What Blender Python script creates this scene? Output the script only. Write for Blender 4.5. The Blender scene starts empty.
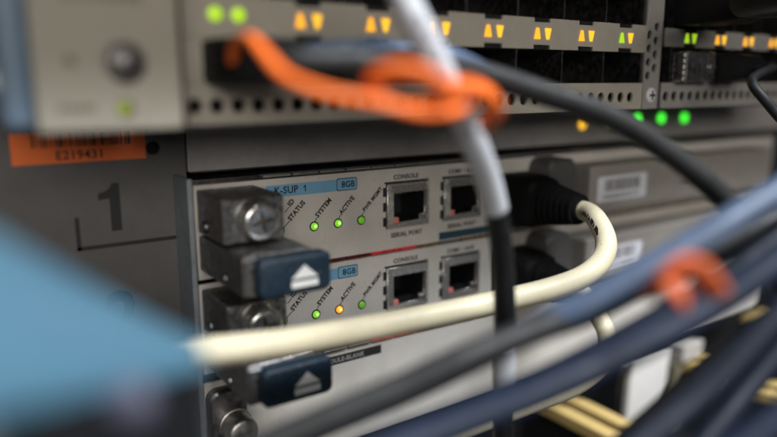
import bpy, bmesh, math, random
from mathutils import Vector, Matrix, Quaternion

random.seed(7)
S = 0.001                                   # everything below is written in millimetres
scene = bpy.context.scene
COL = scene.collection

# ------------------------------------------------------------------ camera
F_PX, CX, CY = 685.0, 388.5, 218.5
RX = Vector((0.827790747, -0.110800313, 0.549987063))    # world X in (right, down, forward)
RY = Vector((-0.561036967, -0.163490422, 0.811485307))
RZ = Vector((0.0, -0.980303102, -0.197498930))
CAM = Vector((-121.766, -169.197, 37.410))
cam_data = bpy.data.cameras.new('camera')
cam = bpy.data.objects.new('camera', cam_data)
COL.objects.link(cam)
right = Vector((RX[0], RY[0], RZ[0])); down = Vector((RX[1], RY[1], RZ[1])); fwd = Vector((RX[2], RY[2], RZ[2]))
m3 = Matrix((right, -down, -fwd)).transposed()
cam.matrix_world = Matrix.Translation(CAM * S) @ m3.to_4x4()
cam_data.sensor_width = 36.0
cam_data.lens = F_PX / 777.0 * 36.0
cam_data.clip_start = 0.004
cam_data.clip_end = 20.0
cam_data.dof.use_dof = True
cam_data.dof.focus_distance = 0.193
cam_data.dof.aperture_fstop = 4.0
cam_data.dof.aperture_blades = 7
scene.camera = cam

# ------------------------------------------------------------------ light
world = bpy.data.worlds.new('World'); scene.world = world
world.use_nodes = True
bg = world.node_tree.nodes['Background']
bg.inputs['Color'].default_value = (0.90, 0.94, 1.0, 1)
bg.inputs['Strength'].default_value = 0.03

def area(name, loc, target, sx, sy, power, color):
    d = bpy.data.lights.new(name, 'AREA'); d.shape = 'RECTANGLE'; d.size = sx; d.size_y = sy
    d.energy = power; d.color = color
    o = bpy.data.objects.new(name, d); COL.objects.link(o)
    o.location = loc
    o.rotation_euler = (Vector(target) - Vector(loc)).to_track_quat('-Z', 'Y').to_euler()
    return o
area('ceiling_light', (0.20, -0.78, 1.15), (0.03, -0.05, 0.0), 1.2, 0.30, 56.0, (0.90, 0.95, 1.0))
area('front_fill', (-0.60, -1.65, 0.48), (0.0, 0.0, -0.02), 1.2, 0.5, 14.5, (1.0, 0.945, 0.87))  # warm fill added out of view to brighten the panel fronts

scene.view_settings.view_transform = 'Standard'
scene.view_settings.look = 'None'
scene.view_settings.exposure = 0.0
scene.view_settings.gamma = 1.0
try:
    scene.cycles.use_denoising = True
    scene.cycles.max_bounces = 8
except Exception:
    pass

# ------------------------------------------------------------------ materials
MATS = {}
def mat(name, col, rough=0.5, metal=0.0, var=0.06, nscale=220.0, bump=0.0, bscale=2500.0,
        emit=None, estr=0.0, coat=0.0, trans=0.0, rvar=0.12, spec=0.5, speck=None):
    m = bpy.data.materials.new(name); m.use_nodes = True
    nt = m.node_tree; b = nt.nodes['Principled BSDF']
    b.inputs['Metallic'].default_value = metal
    b.inputs['Specular IOR Level'].default_value = spec
    if coat: b.inputs['Coat Weight'].default_value = coat; b.inputs['Coat Roughness'].default_value = 0.15
    if trans: b.inputs['Transmission Weight'].default_value = trans
    tc = nt.nodes.new('ShaderNodeTexCoord')
    n = nt.nodes.new('ShaderNodeTexNoise'); n.inputs['Scale'].default_value = nscale
    n.inputs['Detail'].default_value = 6.0; n.inputs['Roughness'].default_value = 0.65
    nt.links.new(tc.outputs['Object'], n.inputs['Vector'])
    r = nt.nodes.new('ShaderNodeMapRange')
    r.inputs['From Min'].default_value = 0.3; r.inputs['From Max'].default_value = 0.7
    r.inputs['To Min'].default_value = 1 - var; r.inputs['To Max'].default_value = 1 + var
    nt.links.new(n.outputs['Fac'], r.inputs['Value'])
    mx = nt.nodes.new('ShaderNodeVectorMath'); mx.operation = 'SCALE'
    mx.inputs[0].default_value = col[:3]
    nt.links.new(r.outputs['Result'], mx.inputs['Scale'])
    if speck:                                # lint and dust
        ns = nt.nodes.new('ShaderNodeTexNoise'); ns.inputs['Scale'].default_value = 1500; ns.inputs['Detail'].default_value = 1
        nt.links.new(tc.outputs['Object'], ns.inputs['Vector'])
        th = nt.nodes.new('ShaderNodeMapRange'); th.inputs['From Min'].default_value = 0.70; th.inputs['From Max'].default_value = 0.76
        nt.links.new(ns.outputs['Fac'], th.inputs['Value'])
        mm = nt.nodes.new('ShaderNodeMix'); mm.data_type = 'RGBA'; mm.inputs['B'].default_value = (*speck, 1)
        nt.links.new(th.outputs['Result'], mm.inputs['Factor']); nt.links.new(mx.outputs['Vector'], mm.inputs['A'])
        nt.links.new(mm.outputs['Result'], b.inputs['Base Color'])
    else:
        nt.links.new(mx.outputs['Vector'], b.inputs['Base Color'])
    rr = nt.nodes.new('ShaderNodeMapRange')
    rr.inputs['From Min'].default_value = 0.3; rr.inputs['From Max'].default_value = 0.7
    rr.inputs['To Min'].default_value = max(0.03, rough - rvar); rr.inputs['To Max'].default_value = min(1, rough + rvar)
    n2 = nt.nodes.new('ShaderNodeTexNoise'); n2.inputs['Scale'].default_value = nscale * 1.7; n2.inputs['Detail'].default_value = 4
    nt.links.new(tc.outputs['Object'], n2.inputs['Vector'])
    nt.links.new(n2.outputs['Fac'], rr.inputs['Value'])
    nt.links.new(rr.outputs['Result'], b.inputs['Roughness'])
    if bump:
        n3 = nt.nodes.new('ShaderNodeTexNoise'); n3.inputs['Scale'].default_value = bscale; n3.inputs['Detail'].default_value = 3
        nt.links.new(tc.outputs['Object'], n3.inputs['Vector'])
        bp = nt.nodes.new('ShaderNodeBump'); bp.inputs['Strength'].default_value = bump; bp.inputs['Distance'].default_value = 0.0002
        nt.links.new(n3.outputs['Fac'], bp.inputs['Height'])
        nt.links.new(bp.outputs['Normal'], b.inputs['Normal'])
    if emit:
        b.inputs['Emission Color'].default_value = (*emit, 1); b.inputs['Emission Strength'].default_value = estr
    MATS[name] = m
    return m

mat('plate', (0.56, 0.53, 0.49), 0.5, 0.0, 0.09, 70, 0.14, 3500, rvar=0.2, speck=(0.30, 0.28, 0.25))
mat('card_plate', (0.44, 0.405, 0.34), 0.5, 0.0, 0.06, 160, 0.10, 3500)
mat('plate_grey', (0.33, 0.31, 0.29), 0.5, 0.0, 0.06, 200, 0.10, 3500)
mat('frame_grey', (0.115, 0.11, 0.108), 0.55, 0.0, 0.07, 180, 0.25, 2600)
mat('band_grey', (0.38, 0.36, 0.355), 0.55, 0.0, 0.10, 200, 0.25, 2600)
mat('beige', (0.41, 0.38, 0.315), 0.5, 0.0, 0.04, 120)
mat('cover_grey', (0.30, 0.275, 0.25), 0.5, 0.0, 0.07, 180, 0.2, 2600)
mat('grip_grey', (0.085, 0.082, 0.080), 0.55, 0.0, 0.1, 300)
mat('steel', (0.62, 0.60, 0.57), 0.30, 1.0, 0.10, 350, 0.05, 1500)
mat('steel_dull', (0.44, 0.43, 0.41), 0.42, 1.0, 0.14, 350, 0.08, 1800)
mat('steel_dark', (0.20, 0.19, 0.19), 0.42, 1.0, 0.16, 350, 0.10, 1800)
mat('cast_metal', (0.19, 0.18, 0.175), 0.40, 0.85, 0.32, 420, 0.3, 1800, rvar=0.2)
mat('satin_screw', (0.74, 0.73, 0.71), 0.22, 0.92, 0.10, 420, 0.05, 1500)
mat('gunmetal', (0.30, 0.295, 0.29), 0.34, 0.9, 0.28, 420, 0.2, 1800, rvar=0.2)
mat('jack_shell', (0.70, 0.68, 0.65), 0.24, 0.8, 0.04, 300, rvar=0.06)
mat('chrome', (0.78, 0.77, 0.76), 0.16, 1.0, 0.05, 400)
mat('brass', (0.55, 0.40, 0.24), 0.3, 1.0, 0.2, 350)
mat('liner', (0.30, 0.335, 0.37), 0.5, 0.4, 0.12, 300)
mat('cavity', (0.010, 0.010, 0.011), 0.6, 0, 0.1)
mat('black_plastic', (0.008, 0.008, 0.009), 0.55, 0, 0.15, 300, spec=0.25)
mat('black_rubber', (0.005, 0.005, 0.005), 0.7, 0, 0.2, 300, spec=0.15)
mat('black_jacket', (0.010, 0.010, 0.011), 0.5, 0, 0.15, 200, spec=0.3)
mat('charcoal_jacket', (0.014, 0.014, 0.014), 0.55, 0, 0.15, 200, spec=0.3)
mat('cream_jacket', (0.66, 0.585, 0.41), 0.45, 0, 0.10, 70, 0.12, 900, speck=(0.36, 0.30, 0.20))
mat('steelblue_jacket', (0.075, 0.105, 0.165), 0.34, 0, 0.10, 90)
mat('sky_jacket', (0.115, 0.165, 0.26), 0.36, 0, 0.08, 90)
mat('navy_jacket', (0.011, 0.017, 0.034), 0.45, 0, 0.12, 120, spec=0.25)
mat('dark_navy_jacket', (0.007, 0.010, 0.019), 0.48, 0, 0.12, 120, spec=0.22)
mat('orange_cord', (0.86, 0.15, 0.012), 0.65, 0, 0.1, 200)
mat('dull_orange', (0.50, 0.085, 0.018), 0.7, 0, 0.2, 200)
mat('white_sleeve', (0.44, 0.45, 0.475), 0.45, 0, 0.05, 200)
mat('sleeve_ink', (0.16, 0.16, 0.18), 0.6)
mat('teal_tab', (0.008, 0.024, 0.042), 0.5, 0, 0.30, 500, 0.25, 2000, rvar=0.2, speck=(0.10, 0.12, 0.13))
mat('teal_stripe', (0.022, 0.062, 0.085), 0.5)
mat('sky_print', (0.17, 0.38, 0.56), 0.5, 0, 0.05)
mat('ink', (0.018, 0.018, 0.02), 0.55)
mat('white_print', (0.80, 0.80, 0.78), 0.5)
mat('label_paper', (0.72, 0.73, 0.78), 0.45, 0, 0.03)
mat('orange_sticker', (0.95, 0.19, 0.035), 0.5, 0, 0.06)
mat('barcode_ink', (0.10, 0.09, 0.09), 0.6)
mat('yellow_plastic', (0.43, 0.305, 0.115), 0.5, 0, 0.07, 120)
mat('white_plastic', (0.50, 0.48, 0.46), 0.45, 0, 0.05)
mat('olive_metal', (0.22, 0.20, 0.14), 0.45, 0.6, 0.1)
mat('led_ring', (0.012, 0.018, 0.010), 0.4)
mat('led_green', (0.12, 0.45, 0.02), 0.25, emit=(0.20, 0.56, 0.03), estr=0.8)
mat('led_dim_green', (0.10, 0.35, 0.02), 0.25, emit=(0.13, 0.36, 0.02), estr=0.5)
mat('led_amber', (0.6, 0.25, 0.02), 0.25, emit=(1.0, 0.40, 0.03), estr=1.1)
mat('led_orange', (0.6, 0.3, 0.02), 0.3, emit=(1.0, 0.42, 0.02), estr=1.2)
mat('led_lime', (0.3, 0.5, 0.02), 0.3, emit=(0.42, 0.70, 0.02), estr=0.9)
mat('led_dim_lime', (0.2, 0.28, 0.02), 0.3, emit=(0.30, 0.36, 0.01), estr=0.5)
mat('led_bright', (0.1, 0.6, 0.05), 0.3, emit=(0.06, 1.0, 0.04), estr=1.8)
mat('red_glow', (0.68, 0.03, 0.04), 0.35, 0, 0.6, 500)  # red glow in the module seams, painted as finger colour
mat('dim_red_glow', (0.10, 0.012, 0.014), 0.4, 0.3, 0.6, 500)  # weaker stretch of the painted seam glow
mat('led_yellow', (0.6, 0.35, 0.02), 0.3, emit=(1.0, 0.52, 0.03), estr=1.15)
mat('led_core', (0.6, 0.9, 0.3), 0.3, emit=(0.55, 0.95, 0.18), estr=1.0)
mat('led_core_warm', (0.9, 0.7, 0.3), 0.3, emit=(1.0, 0.62, 0.16), estr=1.3)
mat('pink_glow', (0.75, 0.22, 0.20), 0.3, 0)  # pinkish light in the socket corners, put into the colour
mat('blue_hood', (0.060, 0.135, 0.190), 0.34, 0, 0.04, 90, coat=0.3)
mat('spot_grey', (0.06, 0.06, 0.09), 0.4)
mat('side_blue', (0.16, 0.24, 0.34), 0.4, 0, 0.06, 90)
mat('gold', (0.75, 0.55, 0.25), 0.25, 1.0)

# ------------------------------------------------------------------ geometry helpers (millimetres)
def px(u, v, depth):
    """photo pixel + distance along the view axis -> point"""
    return CAM + ((u - CX) / F_PX * right + (v - CY) / F_PX * down + fwd) * depth

ORIG = {}
def thing(name, label, cat, loc=(0, 0, 0), group=None, kind=None):
    o = bpy.data.objects.new(name, None); COL.objects.link(o)
    o.empty_display_size = 0.005
    o.location = Vector(loc) * S
    ORIG[o] = Vector(loc)
    o['label'] = label; o['category'] = cat
    if group: o['group'] = group
    if kind: o['kind'] = kind
    return o

def tag(o, label, cat, group=None, kind=None):
    o['label'] = label; o['category'] = cat
    if group: o['group'] = group
    if kind: o['kind'] = kind
    return o

def finish(name, me, m, parent=None, smooth=False):
    """mesh given in world millimetres -> object under its parent"""
    off = ORIG[parent] if parent is not None else Vector((0, 0, 0))
    me.transform(Matrix.Scale(S, 4) @ Matrix.Translation(-off))
    me.materials.clear(); me.materials.append(MATS[m])
    if smooth:
        for p in me.polygons: p.use_smooth = True
    o = bpy.data.objects.new(name, me); COL.objects.link(o)
    ORIG[o] = off
    if parent is not None: o.parent = parent
    return o

def bm_mesh(bm):
    me = bpy.data.meshes.new('m'); bm.normal_update(); bm.to_mesh(me); bm.free(); return me

def box(name, x0, x1, y0, y1, z0, z1, m, parent=None, bev=0.0, seg=2, smooth=False):
    bm = bmesh.new(); bmesh.ops.create_cube(bm, size=1.0)
    for v in bm.verts:
        v.co = Vector(((x0 + x1) / 2 + v.co.x * (x1 - x0), (y0 + y1) / 2 + v.co.y * (y1 - y0), (z0 + z1) / 2 + v.co.z * (z1 - z0)))
    if bev: bmesh.ops.bevel(bm, geom=bm.edges[:], offset=bev, segments=seg, profile=0.5, affect='EDGES')
    return finish(name, bm_mesh(bm), m, parent, smooth)

def hexa(name, top, bottom, m, parent=None, bev=0.0, seg=3):
    """solid between two quads listed in the same order"""
    bm = bmesh.new()
    a = [bm.verts.new(p) for p in top]; b = [bm.verts.new(p) for p in bottom]
    n = len(a)
    bm.faces.new(a); bm.faces.new(b[::-1])
    for i in range(n): bm.faces.new((a[i], b[i], b[(i + 1) % n], a[(i + 1) % n]))
    bmesh.ops.recalc_face_normals(bm, faces=bm.faces[:])
    if bev: bmesh.ops.bevel(bm, geom=bm.edges[:], offset=bev, segments=seg, profile=0.5, affect='EDGES')
    return finish(name, bm_mesh(bm), m, parent, bool(bev))

def circ(cx, cz, r, n=20, a0=0.0):
    return [(cx + r * math.cos(a0 + 2 * math.pi * i / n), cz + r * math.sin(a0 + 2 * math.pi * i / n)) for i in range(n)]

def rect(x0, x1, z0, z1): return [(x0, z0), (x1, z0), (x1, z1), (x0, z1)]

def rrect(x0, x1, z0, z1, r, n=5):
    out = []
    for cx, cz, a in ((x1 - r, z0 + r, -90), (x1 - r, z1 - r, 0), (x0 + r, z1 - r, 90), (x0 + r, z0 + r, 180)):
        for i in range(n + 1):
            t = math.radians(a + 90 * i / n); out.append((cx + r * math.cos(t), cz + r * math.sin(t)))
    return out

TOFRONT = Matrix(((1, 0, 0, 0), (0, 0, -1, 0), (0, 1, 0, 0), (0, 0, 0, 1)))   # local XY -> world XZ, local +Z -> world -Y

def curve_mesh(cu):
    ob = bpy.data.objects.new('tmp', cu); COL.objects.link(ob)
    dg = bpy.context.evaluated_depsgraph_get()
    me = bpy.data.meshes.new_from_object(ob.evaluated_get(dg))
    bpy.data.objects.remove(ob); bpy.data.curves.remove(cu)
    return me

def plate(name, loops, yf, thick, m, parent=None, bev=0.0):
    """flat sheet in the XZ plane with holes (first loop outline); front face at y = yf"""
    cu = bpy.data.curves.new('c', 'CURVE'); cu.dimensions = '2D'; cu.fill_mode = 'BOTH'
    cu.extrude = thick / 2 - bev; cu.bevel_depth = bev; cu.bevel_resolution = 1; cu.offset = -bev
    for lp in loops:
        sp = cu.splines.new('POLY'); sp.points.add(len(lp) - 1)
        for p, (x, z) in zip(sp.points, lp): p.co = (x, z, 0, 1)
        sp.use_cyclic_u = True
    me = curve_mesh(cu)
    me.transform(Matrix.Translation((0, yf + thick / 2, 0)) @ TOFRONT)
    return finish(name, me, m, parent)

def text(name, s, x, z, h, yf, m, parent=None, rot=0.0, bold=0.0, sx=1.0, align='LEFT'):
    """letters standing on the sheet at y = yf; h = capital height"""
    cu = bpy.data.curves.new('t', 'FONT'); cu.body = s; cu.size = h / 0.69; cu.extrude = 0.04
    cu.offset = bold * h; cu.align_x = align; cu.resolution_u = 3
    cu.space_character = 1.06
    me = curve_mesh(cu)
    me.transform(Matrix.Translation((x, yf - 0.03, z)) @ TOFRONT @ Matrix.Rotation(rot, 4, 'Z') @ Matrix.Diagonal((sx, 1, 1, 1)))
    return finish(name, me, m, parent)

def line(name, x0, z0, x1, z1, w, yf, m, parent=None):
    d = Vector((x1 - x0, z1 - z0)); d.normalize(); n = Vector((-d.y, d.x)) * w / 2
    lp = [(x0 + n.x, z0 + n.y), (x1 + n.x, z1 + n.y), (x1 - n.x, z1 - n.y), (x0 - n.x, z0 - n.y)]
    return plate(name, [lp], yf - 0.05, 0.06, m, parent)

def lathe(name, prof, origin, axis, m, parent=None, n=32, smooth=True):
    """prof = [(distance along axis, radius)]"""
    ax = Vector(axis).normalized(); q = Vector((0, 0, 1)).rotation_difference(ax)
    bm = bmesh.new(); rings = []
    for t, r in prof:
        if r <= 1e-6:
            rings.append([bm.verts.new(Vector(origin) + ax * t)]); continue
        rings.append([bm.verts.new(Vector(origin) + q @ Vector((r * math.cos(2 * math.pi * i / n), r * math.sin(2 * math.pi * i / n), t))) for i in range(n)])
    for a, b in zip(rings, rings[1:]):
        if len(a) == 1 and len(b) == 1: continue
        for i in range(n):
            j = (i + 1) % n
            if len(a) == 1: bm.faces.new((a[0], b[j], b[i]))
            elif len(b) == 1: bm.faces.new((a[i], a[j], b[0]))
            else: bm.faces.new((a[i], a[j], b[j], b[i]))
    bmesh.ops.recalc_face_normals(bm, faces=bm.faces[:])
    o = finish(name, bm_mesh(bm), m, parent)
    if smooth:
        me = o.data
        for p in me.polygons: p.use_smooth = True
        try: me.set_sharp_from_angle(angle=math.radians(35))
        except Exception: pass
    return o

def catmull(pts, per=10):
    P = [Vector(p) for p in pts]
    P = [P[0] * 2 - P[1]] + P + [P[-1] * 2 - P[-2]]
    out = []
    for i in range(1, len(P) - 2):
        p0, p1, p2, p3 = P[i - 1:i + 3]
        for k in range(per):
            t = k / per
            out.append(0.5 * ((2 * p1) + (-p0 + p2) * t + (2 * p0 - 5 * p1 + 4 * p2 - p3) * t * t + (-p0 + 3 * p1 - 3 * p2 + p3) * t ** 3))
    out.append(P[-2])
    return out

def sweep(name, path, rad, m, parent=None, n=20, scale=(1.0, 1.0), cap=True):
    """tube along a dense path; rad = number or list"""
    bm = bmesh.new(); rings = []
    t0 = (path[1] - path[0]).normalized()
    up = Vector((0, 0, 1)); up = (up - t0 * up.dot(t0)).normalized()
    prev = t0
    for i, p in enumerate(path):
        t = (path[min(i + 1, len(path) - 1)] - path[max(i - 1, 0)]).normalized()
        up = prev.rotation_difference(t) @ up; up = (up - t * up.dot(t)).normalized(); prev = t
        side = t.cross(up)
        r = rad[i] if isinstance(rad, (list, tuple)) else rad
        rings.append([bm.verts.new(p + side * (r * scale[0] * math.cos(2 * math.pi * k / n)) + up * (r * scale[1] * math.sin(2 * math.pi * k / n))) for k in range(n)])
    for a, b in zip(rings, rings[1:]):
        for k in range(n): bm.faces.new((a[k], a[(k + 1) % n], b[(k + 1) % n], b[k]))
    if cap: bm.faces.new(rings[0][::-1]); bm.faces.new(rings[-1])
    bmesh.ops.recalc_face_normals(bm, faces=bm.faces[:])
    return finish(name, bm_mesh(bm), m, parent, True)

def loft(name, sections, m, parent=None, n=8, r=2.0):
    """rounded boxes stacked along -Y: (y, cx, cz, half width, half height, corner radius)"""
    bm = bmesh.new(); rings = []
    for y, cx, cz, hw, hh, cr in sections:
        rings.append([bm.verts.new((x, y, z)) for x, z in rrect(cx - hw, cx + hw, cz - hh, cz + hh, min(cr, hw * .99, hh * .99), 5)])
    for a, b in zip(rings, rings[1:]):
        for k in range(len(a)): bm.faces.new((a[k], a[(k + 1) % len(a)], b[(k + 1) % len(a)], b[k]))
    bm.faces.new(rings[0][::-1]); bm.faces.new(rings[-1])
    bmesh.ops.recalc_face_normals(bm, faces=bm.faces[:])
    o = finish(name, bm_mesh(bm), m, parent)
    for p in o.data.polygons: p.use_smooth = True
    try: o.data.set_sharp_from_angle(angle=math.radians(40))
    except Exception: pass
    return o

def barcode(parent, x0, x1, z0, z1, yf, m='barcode_ink', seed=1):
    rnd = random.Random(seed); x = x0
    bm = bmesh.new()
    while x < x1 - 0.3:
        w = rnd.choice((0.25, 0.25, 0.45, 0.7)) * (x1 - x0) / 24
        vs = [bm.verts.new((a, yf - 0.04, b)) for a, b in ((x, z0), (x + w, z0), (x + w, z1), (x, z1))]
        bm.faces.new(vs)
        x += w + rnd.choice((0.3, 0.3, 0.5, 0.8)) * (x1 - x0) / 24
    return finish('barcode', bm_mesh(bm), m, parent)

def screw(parent, x, z, yf, r, m='steel'):
    s = lathe('screw', [(0, r), (0.25, r), (0.55, r * 0.85), (0.7, r * 0.5), (0.72, 0)], (x, yf, z), (0, -1, 0), m, parent, 24)
    plate('cross_recess', [[(x + a, z + b) for a, b in ((-.14 * r, -.6 * r), (.14 * r, -.6 * r), (.14 * r, -.14 * r), (.6 * r, -.14 * r), (.6 * r, .14 * r), (.14 * r, .14 * r), (.14 * r, .6 * r), (-.14 * r, .6 * r), (-.14 * r, .14 * r), (-.6 * r, .14 * r), (-.6 * r, -.14 * r), (-.14 * r, -.14 * r))]],
          yf - 0.78, 0.1, 'cavity', s)
    return s

# ------------------------------------------------------------------ the chassis
XR = 262.0
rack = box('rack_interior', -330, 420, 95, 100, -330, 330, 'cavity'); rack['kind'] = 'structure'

ch = thing('switch_chassis', 'grey metal chassis with slot numbers 1 and 2 down its left edge', 'chassis', (0, 0, -150))
YR = 12.0                                   # front of the frame, set back behind the module faces
left = plate('side_rail', [rect(-180, -64.22, -165, 95), circ(-72.62, 20.28, 1.75, 20)], YR, 3, 'frame_grey', ch, 0.25)
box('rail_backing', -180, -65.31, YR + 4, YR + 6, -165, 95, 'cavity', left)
bar = box('cross_bar', -63.79, XR + 30, YR, YR + 12, 13.19, 26.49, 'band_grey', ch, 0.4)
for x, z, m in ((92.59, 20.5, 'led_yellow'), (126.72, 21.7, 'led_bright'), (143.3, 21.48, 'led_bright'), (160.09, 21.15, 'led_bright'), (108.07, 19.84, 'led_dim_green')):
    r = 1.9 if m != 'led_dim_green' else 0.85
    l = lathe('indicator_light', [(0, r), (0.5, r), (0.9, r * .7), (1.0, 0)], (x, YR, z), (0, -1, 0), m, ch, 20)
plate('light_shade', [rect(92.15, 93.03, 20.5, 23.0)], YR - 1.1, 0.1, 'cavity', ch)
box('slot_liner', -68.1, -66.75, 0.2, YR + 3, -165, 13.0, 'liner', ch, 0.2)
for k in range(2):
    dz = -28.57 * k
    if k == 0:
        plate('slot_number', [[(-84.34, -0.33), (-81.78, -0.33), (-81.78, 11.99), (-83.53, 11.99), (-84.07, 10.9), (-85.27, 10.03), (-87.02, 9.59), (-87.02, 7.85), (-84.34, 8.17)]], YR - 0.05, 0.06, 'ink', ch)
    else:
        text('slot_number', '2', -87.34, -0.33 + dz, 12.21, YR, 'ink', ch, bold=0.05, sx=0.92)
    line('slot_bracket', -92.36, 4.03 + dz, -92.36, -4.48 + dz, 1.0, YR, 'ink', ch)
    line('slot_bracket', -92.87, -3.99 + dz, -64.66, -3.99 + dz, 1.0, YR, 'ink', ch)
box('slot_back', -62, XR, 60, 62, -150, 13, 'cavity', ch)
for z in (12.75, -14.3, -41.6):
    box('slot_shelf', -62, XR, 16, 60, z - 0.4, z + 0.4, 'steel_dark', ch)

st = plate('asset_sticker', [rect(-105.23, -74.58, 17.77, 25.19)], YR - 0.12, 0.12, 'orange_sticker')
tag(st, 'orange barcode sticker on the grey rail below the beige block', 'sticker')
barcode(st, -100.76, -78.4, 21.7, 24.86, YR - 0.12, 'ink', 5)
text('serial_text', 'E219431', -95.85, 18.64, 2.1, YR - 0.12, 'ink', st, bold=0.02)

# ------------------------------------------------------------------ supervisor modules
def gasket(parent, z, x0, x1, m, red=None):
    w = 8.6; x = x0
    while x < x1:
        mm = m
        if red: mm = red.get(round((x - x0) / w), m)
        box('gasket_finger', x, min(x + w - 0.5, x1), -0.9, 1.5, z - 0.35, z + 0.35, mm, parent, 0.12, 1)
        x += w

def jack(parent, cx, cz, name):
    """shielded modular socket"""
    p = plate(name, [rect(cx - 7.9, cx + 7.9, cz - 7.0, cz + 6.7),
                     [(cx - 6.2, cz + 4.2), (cx + 6.2, cz + 4.2), (cx + 6.2, cz - 3.4), (cx + 4.3, cz - 3.4), (cx + 4.3, cz - 5.2), (cx - 4.3, cz - 5.2), (cx - 4.3, cz - 3.4), (cx - 6.2, cz - 3.4)][::-1]],
              -0.7, 0.9, 'jack_shell', parent, 0.12)
    # raised bright rim and top flange
    hexa('top_flange', [(cx - 6.4, -1.9, cz + 4.5), (cx + 6.4, -1.9, cz + 4.5), (cx + 6.6, -0.75, cz + 6.3), (cx - 6.6, -0.75, cz + 6.3)],
         [(cx - 6.4, -1.5, cz + 4.1), (cx + 6.4, -1.5, cz + 4.1), (cx + 6.6, -0.5, cz + 5.9), (cx - 6.6, -0.5, cz + 5.9)], 'jack_shell', p)
    hexa('side_flange', [(cx + 6.3, -1.7, cz + 4.2), (cx + 6.3, -1.7, cz - 5), (cx + 7.5, -0.7, cz - 5.4), (cx + 7.5, -0.7, cz + 4.6)],
         [(cx + 6.2, -1.3, cz + 4.2), (cx + 6.2, -1.3, cz - 5), (cx + 7.3, -0.4, cz - 5.4), (cx + 7.3, -0.4, cz + 4.6)], 'jack_shell', p)
    hexa('side_flange', [(cx - 6.3, -1.7, cz + 4.2), (cx - 6.3, -1.7, cz - 5), (cx - 7.5, -0.7, cz - 5.4), (cx - 7.5, -0.7, cz + 4.6)],
         [(cx - 6.2, -1.3, cz + 4.2), (cx - 6.2, -1.3, cz - 5), (cx - 7.3, -0.4, cz - 5.4), (cx - 7.3, -0.4, cz + 4.6)], 'jack_shell', p)
    for s, x0 in ((-1, cx - 6.2), (1, cx + 3.9)):
        box('light_pipe', x0, x0 + 2.3, -1.1, 2.0, cz - 5.3, cz - 3.6, 'pink_glow' if s < 0 else 'steel', p, 0.2, 1)
    box('back_wall', cx - 7, cx + 7, 13, 14, cz - 6, cz + 6, 'cavity', p)
    box('inner_wall', cx - 7.2, cx - 6.4, 0.3, 13, cz - 6, cz + 5, 'cavity', p)
    box('inner_wall', cx + 6.4, cx + 7.2, 0.3, 13, cz - 6, cz + 5, 'cavity', p)
    box('inner_wall', cx - 6.4, cx + 6.4, 0.3, 13, cz - 6.2, cz - 5.4, 'cavity', p)
    box('inner_wall', cx - 6.4, cx + 6.4, 0.3, 13, cz + 4.4, cz + 5, 'steel_dark', p)
    for k in range(8):
        box('contact', cx - 3.9 + k * 1.02, cx - 3.5 + k * 1.02, 6, 12, cz + 2.2, cz + 2.6, 'gold', p)
    for k in range(3):      # spring slots beside the shell
        box('spring_slot', cx - 9.1, cx - 8.1, -0.08, 0.3, cz - 6.2 + k * 4.6, cz - 3.4 + k * 4.6, 'cavity', p)
    box('spring_slot', cx - 8.6, cx + 8.2, -0.08, 0.3, cz + 6.9, cz + 7.4, 'cavity', p)
    return p

def led(parent, x, z, m):
    ring = plate('light_ring', [circ(x, z, 1.45, 24)], -0.08, 0.1, 'led_ring', parent)
    lathe('lens', [(0, 1.08), (0.25, 1.05), (0.5, 0.8), (0.62, 0.4), (0.65, 0)], (x, -0.1, z), (0, -1, 0), m, ring, 24)
    if m != 'led_dim_green': lathe('glow_core', [(0, .5), (.12, .45), (.15, 0)], (x + .1, -0.68, z + .1), (0, -1, 0), 'led_core' if m == 'led_green' else 'led_core_warm', ring, 16)

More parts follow.
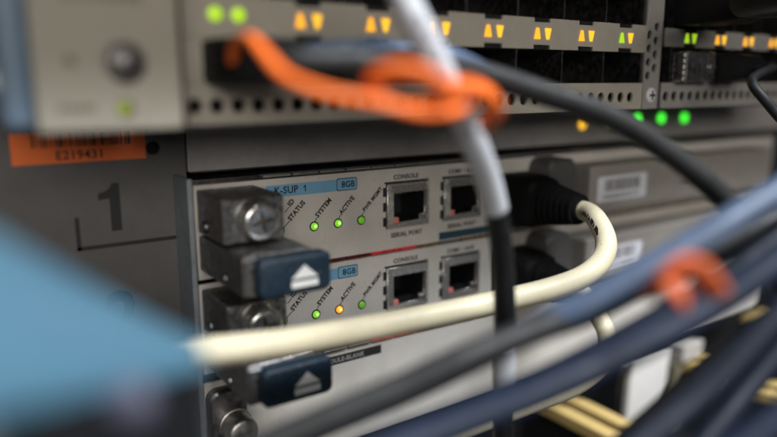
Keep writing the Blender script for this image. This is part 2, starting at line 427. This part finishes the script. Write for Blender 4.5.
def handle(t, dz):
    """ejector: cast bracket, captive thumbscrew and lever with blue grip"""
    b = box('ejector_bracket', -66.0, -50.3, -18, -0.02, -0.8 + dz, 10.3 + dz, 'cast_metal', t, 0.5, 2)
    box('face_plate', -65.6, -50.7, -18.3, -17.9, -0.5 + dz, 9.9 + dz, 'gunmetal', b, 0.15, 1)
    kx, kz = -57.7, 4.75 + dz
    k = lathe('thumb_screw', [(0, 5.4), (0.5, 5.4), (1.0, 5.05), (2.2, 4.85), (3.0, 4.6), (3.45, 4.2), (3.65, 3.7), (3.7, 3.2), (3.72, 0)],
              (kx, -18.3, kz), (0, -1, 0), 'satin_screw', t, 48)
    rot = 0.2
    for a in (rot, rot + math.pi / 2):
        c, s_ = math.cos(a), math.sin(a)
        lp = [(kx + c * p - s_ * q, kz + s_ * p + c * q) for p, q in ((-2.7, -.36), (2.7, -.36), (2.7, .36), (-2.7, .36))]
        plate('screw_slot', [lp], -22.06 - 0.02 * (a > 1), 0.14, 'ink', k)
    lathe('screw_center', [(0, .7), (.3, .55), (.4, 0)], (kx, -22.02, kz), (0, -1, 0), 'brass', k, 16)
    lv = box('ejector_lever', -66.0, -48.2, -29, -0.02, -10.9 + dz, -1.5 + dz, 'cast_metal', t, 0.6, 2)
    box('lever_top', -65.5, -48.7, -28.5, -18.6, -1.6 + dz, -1.25 + dz, 'gunmetal', lv, 0.15, 1)
    box('lever_face', -65.5, -48.7, -29.3, -28.9, -10.5 + dz, -1.9 + dz, 'gunmetal', lv, 0.15, 1)
    lathe('pivot_pin', [(0, 1.7), (.5, 1.6), (.7, 1.2), (.7, 0)], (-66.0, -5.5, 1.6 + dz), (-1, 0, 0), 'steel_dark', t, 20)
    lathe('pivot_pin', [(0, 1.2), (.4, 1.1), (.5, 0)], (-66.0, -17.5, -8.8 + dz), (-1, 0, 0), 'steel_dark', t, 20)
    gx, gz = -54.6, -6.2 + dz
    g = loft('lever_grip', [(-28.8, gx, gz, 8.6, 4.2, 1.4), (-29.4, gx, gz, 9.0, 4.6, 1.6), (-32.2, gx, gz, 9.1, 4.65, 1.8),
                            (-32.7, gx, gz, 8.8, 4.3, 1.7), (-32.95, gx, gz, 8.3, 3.8, 1.5)], 'teal_tab', t)
    ex, ez = -52.6, -8.9 + dz
    plate('eject_mark', [[(ex - 3.4, ez + 1.95), (ex + 3.4, ez + 1.95), (ex + 0.0, ez + 5.0)]], -33.01, 0.08, 'white_print', g)
    plate('eject_mark', [rect(ex - 3.4, ex + 3.4, ez - .2, ez + 1.35)], -33.01, 0.08, 'white_print', g)

def supervisor(dz, label, active, gask, red):
    t = thing('supervisor_module', label, 'module', (75, 0, -13.9 + dz), 'supervisor modules')
    Z = lambda z: z + dz
    holes = [rect(c - 8.0, c + 8.0, Z(-7.1), Z(6.8)) for c in (0, 22)] + [rect(36.5, 53.5, Z(-10), Z(6.5))]
    plate('faceplate', [rect(-66.5, 216, Z(-13.6), Z(11.3))] + holes, 0, 1.6, 'plate', t, 0.25)
    box('module_body', -61.5, 215, 17, 56, Z(-12.6), Z(10.3), 'steel_dark', t)
    box('side_flange', -66.4, -65.2, 1.62, 11, Z(-12.9), Z(10.6), 'steel_dull', t)
    gasket(t, Z(12.35), -48, 214, gask, red)
    # printed strip
    box('name_strip', -47, -25.1, -0.05, 0.02, Z(6.25), Z(9.6), 'sky_print', t)
    text('model_text', 'K-SUP', -44.6, Z(7.1), 1.95, -0.05, 'ink', t, bold=0.03, sx=0.92)
    plate('model_digit', [[(-35.25, Z(7.15)), (-34.95, Z(7.15)), (-34.95, Z(8.95)), (-35.2, Z(8.95)), (-35.75, Z(8.5)), (-35.65, Z(8.25)), (-35.25, Z(8.5))]], -0.1, 0.06, 'ink', t)
    b = plate('memory_box', [rrect(-25.1, -18.2, Z(6.2), Z(9.9), 0.6)], -0.04, 0.06, 'teal_stripe', t)
    plate('memory_field', [rrect(-24.85, -18.45, Z(6.45), Z(9.65), 0.5)], -0.07, 0.06, 'sky_print', t)
    text('memory_text', '8GB', -23.5, Z(7.2), 1.75, -0.07, 'ink', t, bold=0.03, sx=0.95)
    # status lights with slanted captions
    for x, s, m in ((-32.6, 'SYSTEM', 'led_green'), (-24.8, 'ACTIVE', active), (-16.9, 'PWR MGMT', 'led_dim_green')):
        led(t, x, Z(-3.15), m)
        line('caption_lead', x + .3, Z(-1.8), x + 0.9, Z(-0.75), 0.22, 0, 'ink', t)
        text('light_caption', s, x + 1.25, Z(-0.85), 1.36 if len(s) < 8 else 1.2, 0, 'ink', t, rot=math.radians(45), bold=0.06, sx=0.93)
    led(t, -43.2, Z(-3.15), 'led_dim_green')
    line('caption_lead', -42.0, Z(-2.4), -40.2, Z(-0.75), 0.22, 0, 'ink', t)
    text('light_caption', 'STATUS', -39.9, Z(-0.85), 1.36, 0, 'ink', t, rot=math.radians(45), bold=0.06, sx=0.93)
    text('light_caption', 'ID', -39.9, Z(3.2), 1.36, 0, 'ink', t, rot=math.radians(45), bold=0.06)
    line('caption_lead', -41.6, Z(1.8), -40.2, Z(3.2), 0.22, 0, 'ink', t)
    # sockets
    jack(t, 0, dz, 'console_socket'); jack(t, 22, dz, 'auxiliary_socket')
    text('socket_caption', 'CONSOLE', -0.6, Z(8.05), 1.35, 0, 'ink', t, bold=0.045, align='CENTER')
    text('socket_caption', 'SERIAL PORT', -0.3, Z(-9.9), 1.35, 0, 'ink', t, bold=0.045, align='CENTER')
    text('socket_caption', 'COM1 / AUX', 21.9, Z(8.15), 1.35, 0, 'ink', t, bold=0.045, align='CENTER')
    text('socket_caption', 'SERIAL PORT', 22, Z(-9.7), 1.35, 0, 'ink', t, bold=0.045, align='CENTER')
    box('colour_stripe', 12.6, 118, -0.06, 0.02, Z(-13.2), Z(-10.7), 'teal_stripe', t)
    # network socket, its link lights and the finger grip beside it
    q = plate('network_socket', [rect(37, 53, Z(-9.6), Z(6.2)), rect(38.5, 51.5, Z(-7), Z(3.2))], -0.5, 1.0, 'steel_dark', t)
    box('back_wall', 37.5, 52.5, 13, 14, Z(-8), Z(5), 'cavity', q)
    box('link_light', 41.4, 43.0, -0.7, -0.3, Z(4.2), Z(5.6), 'led_lime', q); box('link_light', 46.4, 47.8, -0.7, -0.3, Z(-9.3), Z(-8.1), 'led_dim_green', q)
    loft('finger_grip', [(0.1, 59.2, Z(1.2), 7.4, 10.0, 4), (-8.6, 59.0, Z(1.2), 7.2, 9.9, 4), (-10, 59.0, Z(1.2), 6.2, 9, 4)], 'grip_grey', t)
    # raised drive cover with a barcode label
    cv = box('drive_cover', 70.7, 191.5, -12, -0.02, Z(-9.0), Z(8.0), 'cover_grey', t, 1.2, 3)
    plate('cover_seam', [rect(124, 131, Z(-2.2), Z(-1.2))], -12.05, 0.06, 'ink', cv)
    plate('cover_seam', [rect(133, 139, Z(-2.4), Z(-1.3))], -12.05, 0.06, 'ink', cv)
    box('cover_lip', 74, 186, -8, -0.02, Z(-11.4), Z(-9.8), 'cover_grey', cv, 0.4)
    lb = plate('barcode_label', [rrect(74.2, 102.2, Z(-5.4), Z(3.8), 1.2)], -12.06, 0.1, 'label_paper', cv)
    barcode(cv, 78.5, 98.5, Z(-1.6), Z(2.7), -12.08, 'barcode_ink', int(40 + dz))
    barcode(cv, 77.5, 98.0, Z(-4.3), Z(-3.0), -12.08, 'barcode_ink', int(80 + dz))
    handle(t, dz)
    return t

supervisor(0, 'upper supervisor module with green active light, directly below the dark cross bar', 'led_green', 'steel_dull', None)
supervisor(-26.2, 'lower supervisor module with orange active light, above the blank panel', 'led_amber', 'brass', {2: 'dim_red_glow', 3: 'dim_red_glow', 4: 'red_glow', 5: 'red_glow', 7: 'steel_dull'})

bl = thing('blank_module', 'plain cream blank panel with black label, below the lower supervisor module', 'module', (75, 0, -73))
plate('faceplate', [rect(-66.5, 216, -73, -42.6)], 0, 1.6, 'plate', bl, 0.25)
box('black_label', -40, -9.9, -0.06, 0.02, -46.5, -43.7, 'ink', bl)
text('label_text', 'MODULE-BLANK', -31.6, -45.8, 1.35, -0.06, 'barcode_ink', bl, bold=0.03)
MATS['label_ink_light'] = mat('label_ink_light', (0.30, 0.29, 0.27), 0.5)
bl.children[-1].data.materials[0] = MATS['label_ink_light']
gasket(bl, -41.55, -48, 214, 'steel_dark', {4: 'red_glow', 5: 'red_glow', 6: 'dim_red_glow', 7: 'steel_dull', 8: 'red_glow', 9: 'dim_red_glow'})
loft('screw_boss', [(0.0, -61.3, -52.5, 5.3, 8.5, 3.0), (-3.0, -61.3, -52.5, 5.3, 8.5, 3.0), (-3.6, -61.3, -52.5, 4.8, 8.0, 3.0)], 'steel_dark', bl)
lathe('captive_screw', [(0, 4.6), (2.0, 4.6), (2.2, 4.2), (7.0, 4.2), (7.6, 3.9), (8.0, 3.2), (8.05, 0)], (-60.4, -3.5, -53.6), (0, -1, 0), 'steel_dull', bl, 40)
box('panel_body', -61.5, 215, 17, 40, -72, -44, 'steel_dark', bl)

# ------------------------------------------------------------------ line cards above
YC = -35.0
def triangle(x, z, up, w=1.15, h=1.45):
    return [(x - w, z - h), (x + w, z - h), (x + .45, z + h), (x - .45, z + h)] if up else [(x - w, z + h), (x - .45, z - h), (x + .45, z - h), (x + w, z + h)]

def line_card(x0, x1, pairs, label, strip_m, lime, holes, zs, half, plain_to=None):
    t = thing('line_card', label, 'line card', ((x0 + x1) / 2, YC, 28.7), 'line cards along the top')
    # bottom lip with a row of round holes
    plate('perforated_lip', [rect(x0, x1, 28.7, 36.7)] + [circ(h, 32.4, 1.5, 16) for h in holes], YC, 1.2, strip_m, t, 0.18)
    box('lip_backing', x0, x1, YC + 5, YC + 6, 28.7, 36.6, 'cavity', t)
    # strip between the two port rows, notched at each light pair
    n = 3.1
    out = [(x0, zs[0])]
    for c in pairs: out += [(c - n, zs[0]), (c - n, zs[0] + 1.1), (c + n, zs[0] + 1.1), (c + n, zs[0])]
    out += [(x1, zs[0]), (x1, zs[1])]
    for c in reversed(pairs): out += [(c + n, zs[1]), (c + n, zs[1] - 1.1), (c - n, zs[1] - 1.1), (c - n, zs[1])]
    out += [(x0, zs[1])]
    plate('light_strip', [out], YC, 1.2, strip_m, t, 0.13)
    for i, c in enumerate(pairs):
        for s_, up in ((-1, True), (1, False)):
            plate('port_light', [triangle(c + 2.0 * s_, (zs[0] + zs[1]) / 2, up)], YC - 0.25, 0.4, 'led_lime' if (i, s_) in lime else ('led_orange' if s_ < 0 else 'led_yellow'), t)
        for zz in (zs[0] - .1, zs[1] - 1.0):
            box('latch_notch', c - n + .2, c + n - .2, YC + 0.5, YC + 2, zz, zz + 1.0, 'cavity', t)
    # cage walls
    xs = [pairs[0] - half] + [c + half for c in pairs]
    for x in xs:
        for za, zb in ((36.7, zs[0]), (zs[1], 63.9)):
            box('cage_wall', x - 0.3, x + 0.3, YC + 0.6, YC + 34, za, zb, 'steel_dark', t)
    box('cage_floor', xs[0], xs[-1], YC + 1.3, YC + 34, 35.8, 36.3, 'steel_dark', t)
    box('cage_back', x0, x1, YC + 20, YC + 22, 28.8, 72, 'cavity', t)
    plate('upper_lip', [rect(x0, x1, 64, 76)], YC, 1.2, strip_m, t, 0.18)
    box('card_floor', x0, x1, YC + 1.25, YC + 31.5, 28.2, 28.9, 'steel_dark', t)
    box('card_roof', x0, x1, YC + 1.25, YC + 31.5, 75, 76, 'steel_dark', t)
    if plain_to is not None:
        plate('end_panel', [rect(x0, plain_to, 36.8, zs[0] - .1)], YC, 1.2, strip_m, t, 0.13)
        plate('end_panel', [rect(x0, plain_to, zs[1] + .1, 63.9)], YC, 1.2, strip_m, t, 0.13)
    return t

pairsA = [-51.25 + 17.6 * i for i in range(7)]
A = line_card(-78.4, 63.9, pairsA, 'beige line card with orange port lights and empty black ports', 'card_plate', {(6, -1)},
              [-76.7 + 4.5 * i for i in range(31)], (45.7, 53.8), 8.8, -60.4)
for x in (-71.8, -67.0):
    lathe('status_light', [(0, 1.45), (.4, 1.4), (.7, .8), (.8, 0)], (x, YC, 50.2), (0, -1, 0), 'led_lime', A, 20)
hx = [circ(65.5 + 0.1 * i, 51.1 - 4.1 * i, 1.25, 16) for i in range(4)] + [circ(68.8, 53.5 - 4.1 * i, 1.25, 16) for i in range(4)]
plate('end_bracket', [rect(64.0, 71.7, 28.7, 66)] + hx, YC - 0.25, 1.2, 'plate_grey', A, 0.18)
box('bracket_backing', 64.0, 71.3, YC + 2.2, YC + 3, 28.8, 66, 'liner', A)  # bluish colour paints the glints seen through the holes
screw(A, 67.9, 32.9, YC - 0.25, 2.3, 'label_paper')

pairsB = [86.9 + 17.3 * i for i in range(6)]
B = line_card(73.9, 190, pairsB, 'grey line card at the right with a metal transceiver and black plugs', 'plate_grey', {(0, -1), (0, 1)},
              [76.2 + 4.45 * i for i in range(25)], (47.9, 53.5), 8.65)
tr = thing('transceiver', 'bare metal transceiver seated in the grey line card', 'transceiver', (87, YC, 36.9))
box('body', 79.1, 95.0, YC - 4.5, YC + 19, 36.9, 46.4, 'steel', tr, 0.35)
for k in range(5):
    box('spring_finger', 78.4, 79.05, YC - 4, YC - 0.5, 37.4 + k * 1.8, 38.7 + k * 1.8, 'steel', tr, 0.1, 1)
box('bail_latch', 91.5, 94.5, YC - 5.2, YC - 4.45, 41.2, 42.4, 'steel', tr, 0.2)

def plug_out(name, label, x, z, hw, hh, length, path, group=None, cable_r=3.0):
    t = thing(name, label, 'cable', (x, YC, z), group)
    loft('plug', [(YC + 4, x, z, hw, hh, 1.0), (YC - length + 4, x, z, hw, hh, 1.0), (YC - length, x, z, hw * .8, hh * .8, 1.3)], 'black_plastic', t)
    sweep('jacket', catmull([Vector((x, YC - length + 1, z)), Vector((x, YC - length - 6, z))] + path, 12), cable_r, 'black_jacket', t)
    return t

p1 = plug_out('plug_cable', 'black plug and thin cable in the grey line card, right of the transceiver', 104.6, 41.6, 7.6, 4.4, 12,
              [px(752, 80, 205), px(768, 104, 198), px(800, 140, 185)], 'black plug cables', 1.4)
p2 = plug_out('plug_cable', 'thick black plug at the top right corner above the grey line card', 84.6, 58.9, 6.6, 4.5, 22,
              [px(745, 2, 180), px(800, -8, 160), px(860, -22, 140)], 'black plug cables', 3.8)

# unseen metal overhang, added to shade the cards from the ceiling light
sh = box('shade_overhang', -330, 420, -85, 90, 84, 88, 'steel_dark', None, 0.4); sh['kind'] = 'structure'

# ------------------------------------------------------------------ beige block, top left
bb = thing('fan_module', 'beige block with a knurled screw and green light at the upper left', 'module', (-94, -45, 28.9))
box('body', -106.0, -82.2, -45, 11.9, 28.9, 83.9, 'beige', bb, 0.5)
sp_ = box('side_panel', -110.5, -106.05, -43, 6, 29.5, 80, 'side_blue', bb, 1.2, 3)  # blue-grey panel added along the block's left side
for yy in (-36, -26): lathe('pale_disc', [(0, 1.8), (.6, 1.6), (.9, 0)], (-110.5, yy, 37.2), (-1, 0, 0), 'white_print', sp_, 20)  # two pale discs on the panel's outer face
lathe('screw_washer', [(0, 3.5), (.6, 3.3), (.7, 0)], (-91.7, -45, 40.4), (0, -1, 0), 'grip_grey', bb, 32)
lathe('captive_screw', [(0.6, 2.5), (1.3, 2.45), (1.4, 2.1), (2.2, 1.9), (2.5, 1.4), (2.55, 0)], (-91.7, -45, 40.4), (0, -1, 0), 'cast_metal', bb, 32)
lathe('light_bezel', [(0, 1.55), (.12, 1.55), (.13, 0)], (-92.2, -45, 32.7), (0, -1, 0), 'olive_metal', bb, 20)
lathe('status_light', [(0, 1.0), (.35, .95), (.5, 0)], (-92.5, -45, 32.7), (0, -1, 0), 'led_dim_lime', bb, 20)
lathe('print_dot', [(0, 1.0), (.08, 1.0), (.09, 0)], (-100.5, -45, 40.6), (0, -1, 0), 'olive_metal', bb, 16)
for k in range(5):
    plate('printed_mark', [rect(-102.8 + k * 1.2, -102.0 + k * 1.2, 32.2, 33.5)], -45.05, 0.07, 'olive_metal', bb)
for k in range(8):
    plate('printed_mark', [rect(-101.2 + k * 1.67, -100.1 + k * 1.67, 50.4, 52.0)], -45.05, 0.07, 'olive_metal', bb)

# ------------------------------------------------------------------ below the blank panel
tray = thing('cable_tray', 'black tray with yellow ribs under the blank panel, lower right', 'tray', (150, 0, -120))
box('tray_floor', -60, XR + 20, -60, 60, -122, -119, 'black_plastic', tray)
box('tray_back', -60, XR + 20, 20, 22, -119, -75, 'black_plastic', tray)
for x in (75.5, 86.5, 158.0, 169.0, 246.0, 257.0):
    box('rib', x - 3.1, x + 3.1, -46, 20, -94.5, -89.5, 'yellow_plastic', tray, 0.7)
    box('rib_foot', x - 2, x + 2, -40, 15, -119, -94.6, 'black_plastic', tray)
br = thing('card_bracket', 'white plastic bracket between the yellow ribs, lower right', 'bracket', (130, -6, -119))
hexa('blade', [(111, -6, -76), (137, -6, -76), (137, -3, -76), (111, -3, -76)], [(109, -6, -105), (134, -6, -109), (134, -3, -109), (109, -3, -105)], 'white_plastic', br, 0.5)
box('stem', 114, 131, -2.9, 3, -119, -80, 'white_plastic', br, 0.5)
box('clip', 147, 162, -6, 2, -86, -78, 'plate_grey', br, 0.6)
box('clip_foot', 144.2, 152, -4, 4, -119, -86.5, 'olive_metal', br, 0.6)

# ------------------------------------------------------------------ cables
def boot_cable(dz, label, path, r, length=31.0):
    t = thing('network_cable', label, 'cable', (44, -1, -1.5 + dz), 'cream network cables')
    loft('plug', [(3.0, 45, -1.4 + dz, 6.0, 4.2, 0.6), (-3.0, 45, -1.4 + dz, 6.0, 4.2, 0.6)], 'black_plastic', t)
    sec = [(-1.2, 45, -2.0 + dz, 7.6, 8.2, 2.5), (-9, 45, -2.0 + dz, 7.8, 8.4, 3.0), (-14, 45.1, -2.0 + dz, 7.5, 7.6, 3.6)]
    y = -15.0
    k = 0
    while y > -length + 1.5:
        f = (y + 15.0) / (-length + 15.0)
        w = 7.2 - 3.0 * f
        sec += [(y, 45.2, -2.1 + dz, w, w, w * .8), (y - 1.2, 45.2, -2.1 + dz, w - .1, w - .1, w * .8), (y - 1.3, 45.2, -2.1 + dz, w - 1.0, w - 1.0, w * .8), (y - 2.0, 45.3, -2.1 + dz, w - 1.1, w - 1.1, w * .8)]
        y -= 2.1
    b = loft('strain_relief', sec, 'black_rubber', t)
    pts = catmull([Vector((45.3, -length + 6, -2.1 + dz)), Vector((45.3, -length - 1, -2.3 + dz))] + path, 12)
    j = sweep('jacket', pts, r, 'cream_jacket', t, 24)
    return t, pts

cA, ptsA = boot_cable(0, 'cream network cable sweeping across the modules from the upper black plug', [
    px(598, 222, 200), px(606, 242, 194), px(601, 261, 189), px(582, 277, 184), px(550, 289, 180), px(510, 299, 176), px(450, 312.5, 168),
    px(380, 326, 158), px(300, 340, 146), px(230, 349.5, 135), px(170, 357, 122), px(90, 368, 108), px(-60, 392, 92)], 3.0)
# printed writing along the jacket near the plug
for k in range(9):
    i = 16 + k * 2
    p, q = ptsA[i], ptsA[i + 1]
    d = (q - p).normalized(); toc = (CAM - p).normalized(); toc = (toc - d * toc.dot(d)).normalized(); sd = d.cross(toc)
    c = p + (toc * 0.86 + sd * 0.5).normalized() * 3.02
    nn = (toc * 0.86 + sd * 0.5).normalized(); s2 = d.cross(nn)
    me = bpy.data.meshes.new('m')
    L, W = 0.5 + 0.3 * (k % 3), 0.62
    me.from_pydata([c - d * L - s2 * W + nn * .03, c + d * L - s2 * W * (k % 2) + nn * .03, c + d * L + s2 * W + nn * .03, c - d * L * .3 + s2 * W + nn * .03], [], [(0, 1, 2, 3)])
    finish('printed_mark', me, 'ink', cA)

cB, _ = boot_cable(-26.2, 'cream network cable from the lower black plug dropping behind the navy cable', [
    px(598, 316, 206), px(607, 337, 203), px(603, 362, 201), px(575, 386, 199), px(520, 408, 196), px(430, 442, 190), px(330, 480, 184)], 2.7)

def cable(name, label, pts, dia, m, group=None, per=12, scale=(1, 1)):
    path = catmull([px(*p) for p in pts], per)
    o = sweep(name, path, dia / 2, m, None, 24, scale)
    tag(o, label, 'cable', group)
    return o, path

# black cable with white marker sleeves
base = px(503, 470, 158)
sl = thing('marked_cable', 'upright black cable with a printed white sleeve, in front of the upper supervisor module', 'cable', base)
pm = catmull([px(u, v, d) for u, v, d in ((385, -50, 116), (405, 0, 117), (424, 38, 118), (447, 86, 121), (470, 134, 128), (488, 180, 137), (498, 222, 144), (503, 268, 150), (505, 320, 155), (504, 370, 162), (503, 470, 170))], 14)
sweep('jacket', pm, 2.45, 'black_jacket', sl, 24)
def upto(path, v0, v1):
    out = []
    for p in path:
        r_ = p - CAM; v = r_.dot(down) / r_.dot(fwd) * F_PX + CY
        if v0 <= v <= v1: out.append(p)
    return out
slp = upto(pm, -60, 212)
sv = sweep('marker_sleeve', slp, 2.65, 'white_sleeve', sl, 28)
sweep('marker_sleeve', upto(pm, 342, 408), 2.75, 'white_sleeve', sl, 28)
rnd = random.Random(3)
for k in range(26):
    i = 22 + k
    if i >= len(slp) - 2: break
    p, q = slp[i], slp[i + 1]
    d = (q - p).normalized(); toc = (CAM - p).normalized(); toc = (toc - d * toc.dot(d)).normalized(); sd = d.cross(toc)
    nn = (toc + sd * (-0.25)).normalized(); s2 = d.cross(nn); c = p + nn * 2.69
    if k % 5 == 4: continue
    for (a, b, w, h) in ((-.5, 0, .14, .75), (.35, rnd.choice((-.4, .4)), .4, .13)):
        me = bpy.data.meshes.new('m'); cc = c + d * a + s2 * b
        me.from_pydata([cc - d * w - s2 * h, cc + d * w - s2 * h, cc + d * w + s2 * h, cc - d * w + s2 * h], [], [(0, 1, 2, 3)])
        finish('printed_mark', me, 'sleeve_ink', sl)

# heavy black cable from the plug at the left of the beige card
bk = thing('plug_cable', 'thick black plug and cable running rightwards below the orange port lights', 'cable', (-68, YC, 41), 'black plug cables')
loft('plug', [(YC - 0.02, -67.9, 41.0, 6.9, 4.3, 1.2), (-50, -67.9, 41.0, 6.8, 4.2, 1.2), (-55, -67.9, 40.9, 5.6, 3.9, 1.6), (-58, -67.9, 40.8, 3.8, 3.4, 1.6)], 'black_plastic', bk)
sweep('jacket', catmull([Vector((-67.9, -55, 40.8)), Vector((-67.6, -62, 40.6)), px(385, 63, 121), px(432, 66, 126), px(480, 74, 132), px(545, 94, 137), px(610, 117, 141), px(662, 148, 144), px(708, 184, 146), px(742, 220, 148), px(778, 278, 150), px(805, 330, 152)], 12), 2.45, 'charcoal_jacket', bk, 24)

# orange cord: a lanyard looped round the plug and tied to the sleeve
oc = thing('orange_lanyard', 'orange cord looped over the black plug and knotted on the white sleeve', 'cord', px(245, 45, 128))
sweep('strand', catmull([px(233, 62, 122), px(236, 44, 117), px(250, 37, 110), px(264, 52, 102), px(287, 76, 97), px(330, 93, 95), px(380, 102, 95), px(420, 112, 97), px(452, 110, 101), px(478, 98, 106)], 12), 0.88, 'orange_cord', oc, 18, (1.2, 0.85))
ring = [px(408 + 37 * math.cos(a), 89 + 19 * math.sin(a) + 4 * math.cos(a), 97 + 3 * math.sin(a)) for a in [2 * math.pi * k / 12 for k in range(12)]]
sweep('loop', catmull(ring + ring[:1], 6), 0.95, 'orange_cord', oc, 18, (1.2, 0.85))
kn = [px(474 + 20 * math.cos(a), 106 + 20 * math.sin(a), 124 + 13 * math.sin(a + 0.6)) for a in [2 * math.pi * k / 10 for k in range(10)]]
sweep('knot', catmull(kn + kn[:1], 6), 1.25, 'orange_cord', oc, 18, (1.15, 0.85))
sweep('knot', catmull([px(440, 92, 98), px(462, 86, 101), px(486, 94, 104), px(496, 112, 110), px(486, 128, 118)], 8), 1.2, 'orange_cord', oc, 18)

cable('slate_cable', 'slate blue cable slanting from the right edge to the lower left, above the navy cable', [
    (870, 130, 120), (800, 178, 120), (745, 211, 120), (714, 230, 120), (649, 268, 121), (589, 302, 122), (540, 325, 124), (470, 360, 128), (400, 393, 128), (330, 422, 125), (240, 460, 122)], 5.06, 'steelblue_jacket', 'slanting data cables')
cable('charcoal_cable', 'charcoal cable running just below the slate blue cable, in front of it at the left', [
    (870, 172, 144), (800, 206, 142), (745, 234, 138), (690, 262, 135), (640, 284, 131), (589, 311, 126), (540, 328, 121), (470, 356, 116), (400, 388, 114), (330, 417, 111), (240, 455, 108)], 4.99, 'charcoal_jacket', 'slanting data cables')
def onplane(u, v, y):
    d = (u - CX) / F_PX * right + (v - CY) / F_PX * down + fwd
    return CAM + d * ((y - CAM.y) / d.y)
pth = catmull([onplane(296, 52, YC + 2), onplane(300, 52, YC - 12), px(350, 48, 134), px(400, 50, 134), px(445, 55, 136), px(488, 72, 142), px(545, 95, 149), px(610, 119, 155), px(662, 149, 160), px(708, 185, 163), px(742, 221, 165), px(778, 279, 167), px(805, 331, 169)], 12)
tag(sweep('steel_blue_cable', pth, 1.8, 'sky_jacket', None, 24), 'pale blue cable lying along the top of the thick black cable below the port lights', 'cable', 'slanting data cables')
cable('navy_cable', 'thick navy cable slanting across the blank panel, lowest at the bottom centre', [
    (880, 188, 114), (800, 245, 114), (755, 277, 114), (714, 304, 114), (633, 349, 113), (551, 387, 111), (470, 419, 110), (390, 450, 108), (300, 486, 104)], 5.45, 'navy_jacket', 'slanting data cables')
cable('navy_cable', 'dark navy cable steeply crossing beside the white bracket at the lower right', [
    (880, 215, 114), (820, 270, 113), (775, 318, 112), (730, 367, 111), (690, 404, 110), (645, 441, 108), (600, 476, 106)], 4.6, 'dark_navy_jacket', 'slanting data cables')
cable('navy_cable', 'navy cable half hidden behind the thick navy cable, emerging above it at the right', [
    (880, 172, 128), (800, 222, 127), (752, 258, 125), (706, 292, 124), (640, 331, 122), (560, 373, 120), (470, 412, 117), (380, 446, 114), (300, 478, 112)], 5.24, 'dark_navy_jacket', 'slanting data cables')
cable('black_cable', 'thin black cable between the thick and the steep navy cables, lower right', [
    (880, 258, 140), (800, 300, 139), (742, 338, 138), (700, 372, 137), (655, 412, 136), (610, 452, 135), (560, 492, 134)], 3.6, 'black_jacket', 'slanting data cables')
cable('black_cable', 'black cable crossing the bottom right corner, beside the steep navy cable', [
    (860, 252, 134), (805, 318, 132), (757, 376, 130), (728, 412, 128), (700, 446, 126), (670, 484, 124)], 4.8, 'dark_navy_jacket', 'slanting data cables')
cable('navy_cable', 'navy cable cut off by the bottom right corner of the picture', [
    (880, 335, 98), (820, 384, 98), (775, 420, 98), (725, 456, 98), (680, 490, 98)], 4.6, 'navy_jacket', 'slanting data cables')
ot = thing('orange_tie', 'orange tie bent over the steel blue cable at the right', 'tie', px(685, 295, 101))
sweep('band', catmull([px(652, 294, 101), px(664, 280, 98), px(681, 266, 97), px(697, 268, 97), px(708, 281, 98), px(717, 293, 101)], 8), 1.25, 'dull_orange', ot, 16, (1.5, 0.9))
sweep('tail', catmull([px(668, 282, 97), px(678, 292, 96), px(684, 301, 97)], 8), 1.2, 'dull_orange', ot, 16, (1.5, 0.6))

# ------------------------------------------------------------------ blurred blue connector close to the camera
hood = thing('connector_hood', 'blurred blue connector hood with black underside at the lower left', 'connector', px(80, 420, 60))
UP = Vector((0, 0, 1))
def dome(corners, h, thick, name, m, parent, n=14):
    a, b, c, d = corners                     # far left, far right, near right, near left
    bm = bmesh.new(); up_, lo_ = [], []
    for i in range(n + 1):
        for k in range(n + 1):
            u, v = i / n, k / n
            p = (a * (1 - u) + b * u) * (1 - v) + (d * (1 - u) + c * u) * v
            e = math.sin(math.pi * v) ** 0.8 * h * (1 - 0.55 * u)
            up_.append(bm.verts.new(p + UP * e)); lo_.append(bm.verts.new(p + UP * (e - thick)))
    idx = lambda i, k: i * (n + 1) + k
    for i in range(n):
        for k in range(n):
            bm.faces.new((up_[idx(i, k)], up_[idx(i + 1, k)], up_[idx(i + 1, k + 1)], up_[idx(i, k + 1)]))
            bm.faces.new((lo_[idx(i, k)], lo_[idx(i, k + 1)], lo_[idx(i + 1, k + 1)], lo_[idx(i + 1, k)]))
    for i in range(n):
        for k in (0, n):
            bm.faces.new((up_[idx(i, k)], up_[idx(i + 1, k)], lo_[idx(i + 1, k)], lo_[idx(i, k)]))
            bm.faces.new((up_[idx(k, i)], up_[idx(k, i + 1)], lo_[idx(k, i + 1)], lo_[idx(k, i)]))
    bmesh.ops.recalc_face_normals(bm, faces=bm.faces[:])
    o = finish(name, bm_mesh(bm), m, parent, True)
    try: o.data.set_sharp_from_angle(angle=math.radians(50))
    except Exception: pass
    return o
dome([px(-60, 200, 62), px(198, 349, 84), px(206, 363, 77), px(-60, 418, 47)], 4.2, 0.8, 'blue_shell', 'blue_hood', hood)
bt = [px(24, 399, 54), px(205, 366, 78), px(199, 352, 83), px(-20, 300, 64)]
bt = [p - UP * 0.9 for p in bt]
hexa('black_body', bt, [p - UP * 16 for p in bt], 'black_plastic', hood, 0.5)
c0 = px(122, 408, 62)
lathe('lavender_spot', [(0, 2.4), (.8, 2.3), (1.3, 1.6), (1.4, 0)], c0 + fwd * 2.2, -fwd, 'spot_grey', hood, 24)  # small lavender-grey disc added on the connector's dark side
